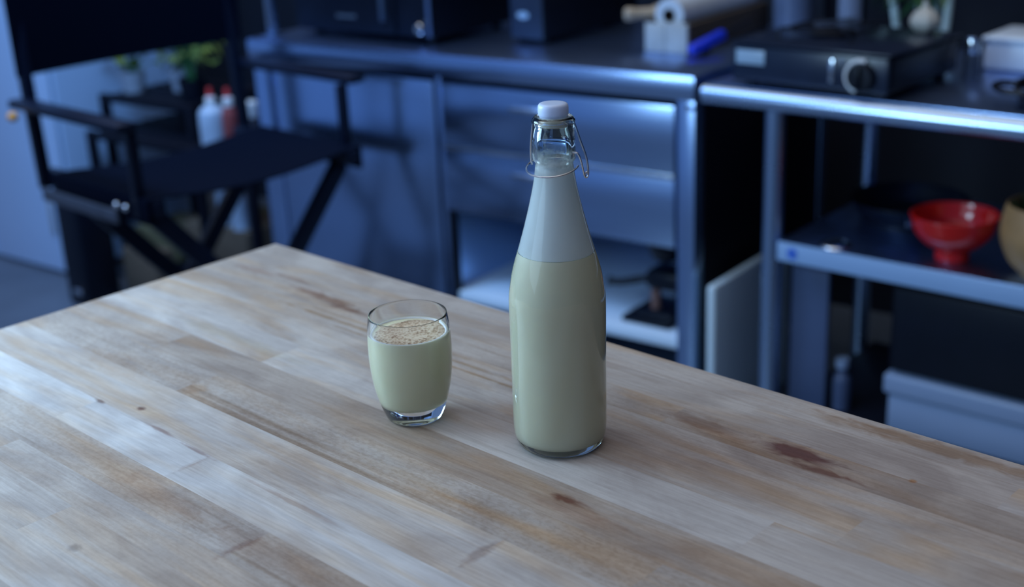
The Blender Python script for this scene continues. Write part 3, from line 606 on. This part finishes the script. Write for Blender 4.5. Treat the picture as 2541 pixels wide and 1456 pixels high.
for th_, sgn in ((0, 1),):
    vsA = [[b.verts.new((u, y, z)) for y in (-.015, .42)] for u, z in rows]; vsB = [[b.verts.new((u, y, z-.004)) for y in (-.015, .42)] for u, z in rows]
    for i in range(n):
        b.faces.new((vsA[i][0], vsA[i+1][0], vsA[i+1][1], vsA[i][1])); b.faces.new((vsB[i][0], vsB[i+1][0], vsB[i+1][1], vsB[i][1]))
        for k in (0, 1): b.faces.new((vsA[i][k], vsA[i+1][k], vsB[i+1][k], vsB[i][k]))
    for i in (0, n): b.faces.new((vsA[i][0], vsA[i][1], vsB[i][1], vsB[i][0]))
for u0 in (-.026, WC+.026):   # canvas wrapped down round each rail
    box(b, u0-.005, u0+.005, -.015, .42, ZS-.055, ZS+.006, .003)
obj('seat', b, M_CANVAS, CH, label='black canvas sling seat')
b = B(); n = 12; vsA = []; vsB = []
for i in range(n+1):
    t_ = i/n; u = -.045+t_*(WC+.09); y0 = DC+.052+.030*math.sin(math.pi*t_); 
    vsA.append([b.verts.new((u, y0+.001*k, .885+.0*k+k*.195)) for k in (0, 1)]); vsB.append([b.verts.new((u, y0+.006+.001*k, .885+k*.195)) for k in (0, 1)])
for i in range(n):
    b.faces.new((vsA[i][0], vsA[i+1][0], vsA[i+1][1], vsA[i][1])); b.faces.new((vsB[i][0], vsB[i+1][0], vsB[i+1][1], vsB[i][1]))
    for k in (0, 1): b.faces.new((vsA[i][k], vsA[i+1][k], vsB[i+1][k], vsB[i][k]))
for i in (0, n): b.faces.new((vsA[i][0], vsA[i][1], vsB[i][1], vsB[i][0]))
obj('backrest', b, M_CANVAS, CH, label='black canvas backrest')
b = B(); bar(b, (-.045, .10, ZS-.05), (-.045, .46, ZS-.05), .008, .034, bev=.003)
obj('hinge_plate', b, pr('worn_grey_metal', (.12, .13, .16), .4, metal=.6), CH, label='worn grey metal side plate')
for y in (.06, .10):
    b = B(); ball(b, (-.043, y, ZS-.02), .008); obj('rivet', b, M_CHROME, CH)
OC = thing('round_clip', 'small orange round clip at the rear end of the left armrest', 'clip', HF.p(-.078, DC+.045, .806), 0)
b = B(); ball(b, (0, 0, -.012), .0135, (1, 1, .9)); obj('ball', b, M_ORANGE, OC)

# ------------------------------------------------------------------ white cabinet and clutter on the left
WCB = fthing('white_cabinet', 'tall white cabinet behind the chair at the left edge', 'cabinet', CF, -3.35, -.05, 0)
b = B(); box(b, 0, .965, .021, .54, 0, 2.1, .012, 3); obj('body', b, M_WHITE, WCB)
for (x0, x1, hx) in ((.003, .480, .44), (.485, .962, .87)):
    b = B(); box(b, x0, x1, 0, .0205, .01, 2.09, .006, 3); D_ = obj('door', b, M_WHITE, WCB)
    b = B(); box(b, hx-.008, hx+.008, -.012, -.0002, .15, .32, .005); obj('handle', b, pr('light_grey_handle', (.35, .37, .4), .4), D_)

SC = fthing('black_shelf_cart', 'low black slatted cart full of clutter behind the chair', 'cart', CF, -2.335, .03)
for (z, x1, y0) in ((.05, .80, 0), (.495, .80, 0), (.608, .47, .07)):
    b = B()
    for k in range(8 if y0 == 0 else 7): box(b, .03, x1-.03, y0+.02+k*.048, y0+.052+k*.048, z, z+.012, .002)
    box(b, .03, x1-.03, y0, y0+.018, z-.010, z+.014, .002); box(b, .03, x1-.03, .402, .42, z-.010, z+.014, .002)
    for x in (.03, x1-.045): box(b, x, x+.015, y0+.0185, .4015, z-.008, z-.0005, .001)
    obj('shelf', b, M_BLACKM, SC)
for (x, y, h) in ((.015, .085, .622), (.015, .405, .622), (.455, .085, .622), (.455, .405, .622), (.015, .012, .51), (.785, .012, .51), (.785, .405, .51)):
    b = B(); box(b, x-.0142, x+.0142, y-.014, y+.014, 0, h, .003); obj('post', b, M_BLACKM, SC)
def potplant(name, label, loc, seed, n, spread, h, leafm, potm):
    t_ = thing(name, label, 'plant', loc); rnd = random.Random(seed)
    b = B(); lathe(b, [(0, 0), (.035, 0), (.045, .07), (.042, .07), (.034, .01), (0, .01)], 28); obj('pot', b, potm, t_)
    b = B(); b2 = B()
    for k in range(n):
        a = rnd.uniform(0, 6.28); r_ = rnd.uniform(.3, 1)*spread; tip = (r_*math.cos(a), r_*math.sin(a)*.6, rnd.uniform(.3, 1)*h+.05)
        tube(b2, smooth_path([(0, 0, .012), (tip[0]*.4, tip[1]*.4, tip[2]*.8), tip], 4), .0018, 6)
        leaf(b, tip, (tip[0]*1.25+rnd.uniform(-.03, .03), tip[1]*1.2, tip[2]+rnd.uniform(-.04, .01)), .024, .015, 4)
    obj('leaves', b, leafm, t_); obj('stems', b2, M_GREEN, t_); return t_
def onc(x, y, z): return CF.p(-2.335+x, .03+y, z)
pw = pr('pale_grey_pot', (.30, .34, .42), .5)
potplant('potted_plant', 'yellow-leaved plant at the left end of the black cart', onc(.08, .16, .6205), 1, 13, .10, .13, M_LEAF, pw)
potplant('potted_plant', 'yellow-leaved plant in the middle of the black cart top', onc(.23, .25, .6205), 2, 16, .12, .15, M_LEAF, pw)
potplant('potted_plant', 'yellow-leaved plant at the right end of the black cart top', onc(.385, .16, .6205), 4, 14, .11, .20, M_LEAF, M_BLACK)
def squeeze(label, loc, bodym, h=.15, wr=.029):
    t_ = thing('squeeze_bottle', label, 'bottle', loc, 0, 'squeeze bottles on the cart')
    b = B(); lathe(b, spline_prof([(0, 0), (wr-.003, 0), (wr, .005), (wr, h*.66), (wr*.8, h*.82), (.015, h*.9)], 4)+[(0, h*.9)], 28); obj('body', b, bodym, t_)
    b = B(); lathe(b, [(0, h*.902), (.016, h*.902), (.016, h*1.05), (.010, h*1.08), (0, h*1.08)], 24); obj('collar', b, M_WPLAST, t_)
    b = B(); lathe(b, [(0, h*1.082), (.009, h*1.082), (.007, h*1.26), (0, h*1.27)], 20); obj('nozzle', b, M_REDCAP, t_, label='red nozzle')
wb = pr('pale_blue_bottle', (.42, .52, .66), .35)
squeeze('wide pale bottle with a red nozzle on the cart', onc(.585, .06, .5092), wb, .145, .042)
squeeze('reddish bottle with a red nozzle, right of the pale one', onc(.665, .06, .5092), pr('red_brown_bottle', (.28, .06, .06), .4), .150, .024)
tj = thing('round_jar', 'small white round jar at the right end of the cart shelf', 'jar', onc(.735, .09, .5092))
b = B(); lathe(b, spline_prof([(0, 0), (.014, 0), (.018, .01), (.018, .09), (.015, .10)], 3)+[(0, .10)], 24); obj('body', b, pr('dim_jar', (.05, .05, .07), .4), tj)
b = B(); lathe(b, [(0, .1002), (.018, .1002), (.020, .105), (.020, .145), (.015, .15), (0, .15)], 24); obj('lid', b, M_WPLAST, tj)
def carton(name, label, loc, dx, dy, dz, mat, rz=0, cat='box'):
    t_ = thing(name, label, cat, loc, rz); b = B(); box(b, 0, dx, 0, dy, 0, dz, .003); obj('carton', b, mat, t_)
    b = B(); box(b, dx*.42, dx*.58, -.0008, dy+.0008, dz+.0002, dz+.0012, 0); obj('tape', b, M_OLIVE if mat is M_CARD else M_CARD, t_); return t_
carton('cardboard_box', 'brown cardboard box on the lowest cart shelf at the right', onc(.34, .09, .0645), .30, .26, .155, M_CARD, -CF.a)
carton('cardboard_box', 'flat olive brown box on the lowest cart shelf at the left', onc(.07, .09, .0645), .22, .2, .10, M_OLIVE, -CF.a)
carton('cardboard_box', 'brown cardboard box standing on the floor behind the left chair legs', CF.p(-2.085, -.075, 0), .17, .075, .17, M_CARD, -CF.a)
tt = thing('teal_tin', 'small teal tin on top of the flat olive box', 'tin', onc(.13, .14, .1662))
b = B(); lathe(b, [(0, 0), (.03, 0), (.03, .16), (0, .16)], 28); obj('can', b, M_TEAL, tt)
b = B(); lathe(b, [(0, .1602), (.031, .1602), (.031, .166), (0, .168)], 28); obj('lid', b, M_TEAL, tt)
for i, (x, y, z, lb) in enumerate(((.50, .14, .2212, 'white jar on the right cardboard box, left and taller of the pair'), (.58, .13, .2212, 'white jar on the right cardboard box, right and shorter of the pair'))):
    t_ = thing('storage_jar', lb, 'jar', onc(x, y, z), 0, 'white jars on the cardboard box')
    b = B(); lathe(b, spline_prof([(0, 0), (.026, 0), (.028, .005), (.028, .13-.04*i), (.02, .15-.04*i)], 3)+[(0, .15-.04*i)], 24); obj('body', b, wb, t_)
    b = B(); lathe(b, [(0, .1502-.04*i), (.021, .1502-.04*i), (.021, .17-.04*i), (0, .172-.04*i)], 24); obj('lid', b, M_WPLAST, t_)
BB = thing('waste_bin', 'tall black bin on the floor between the cabinet and the chair', 'bin', CF.p(-2.135, -.165, 0), R(-37.5))
b = B(); box(b, -.075, .035, -.05, .08, 0, .40, .012, 3); obj('body', b, M_BLACK, BB)
b = B(); box(b, -.08, .04, -.055, .085, .4005, .425, .01, 3); obj('lid', b, M_BLACK, BB)
b = B(); box(b, -.03, .01, -.058, -.0505, .04, .06, .003); obj('pedal', b, M_CHROME, BB)
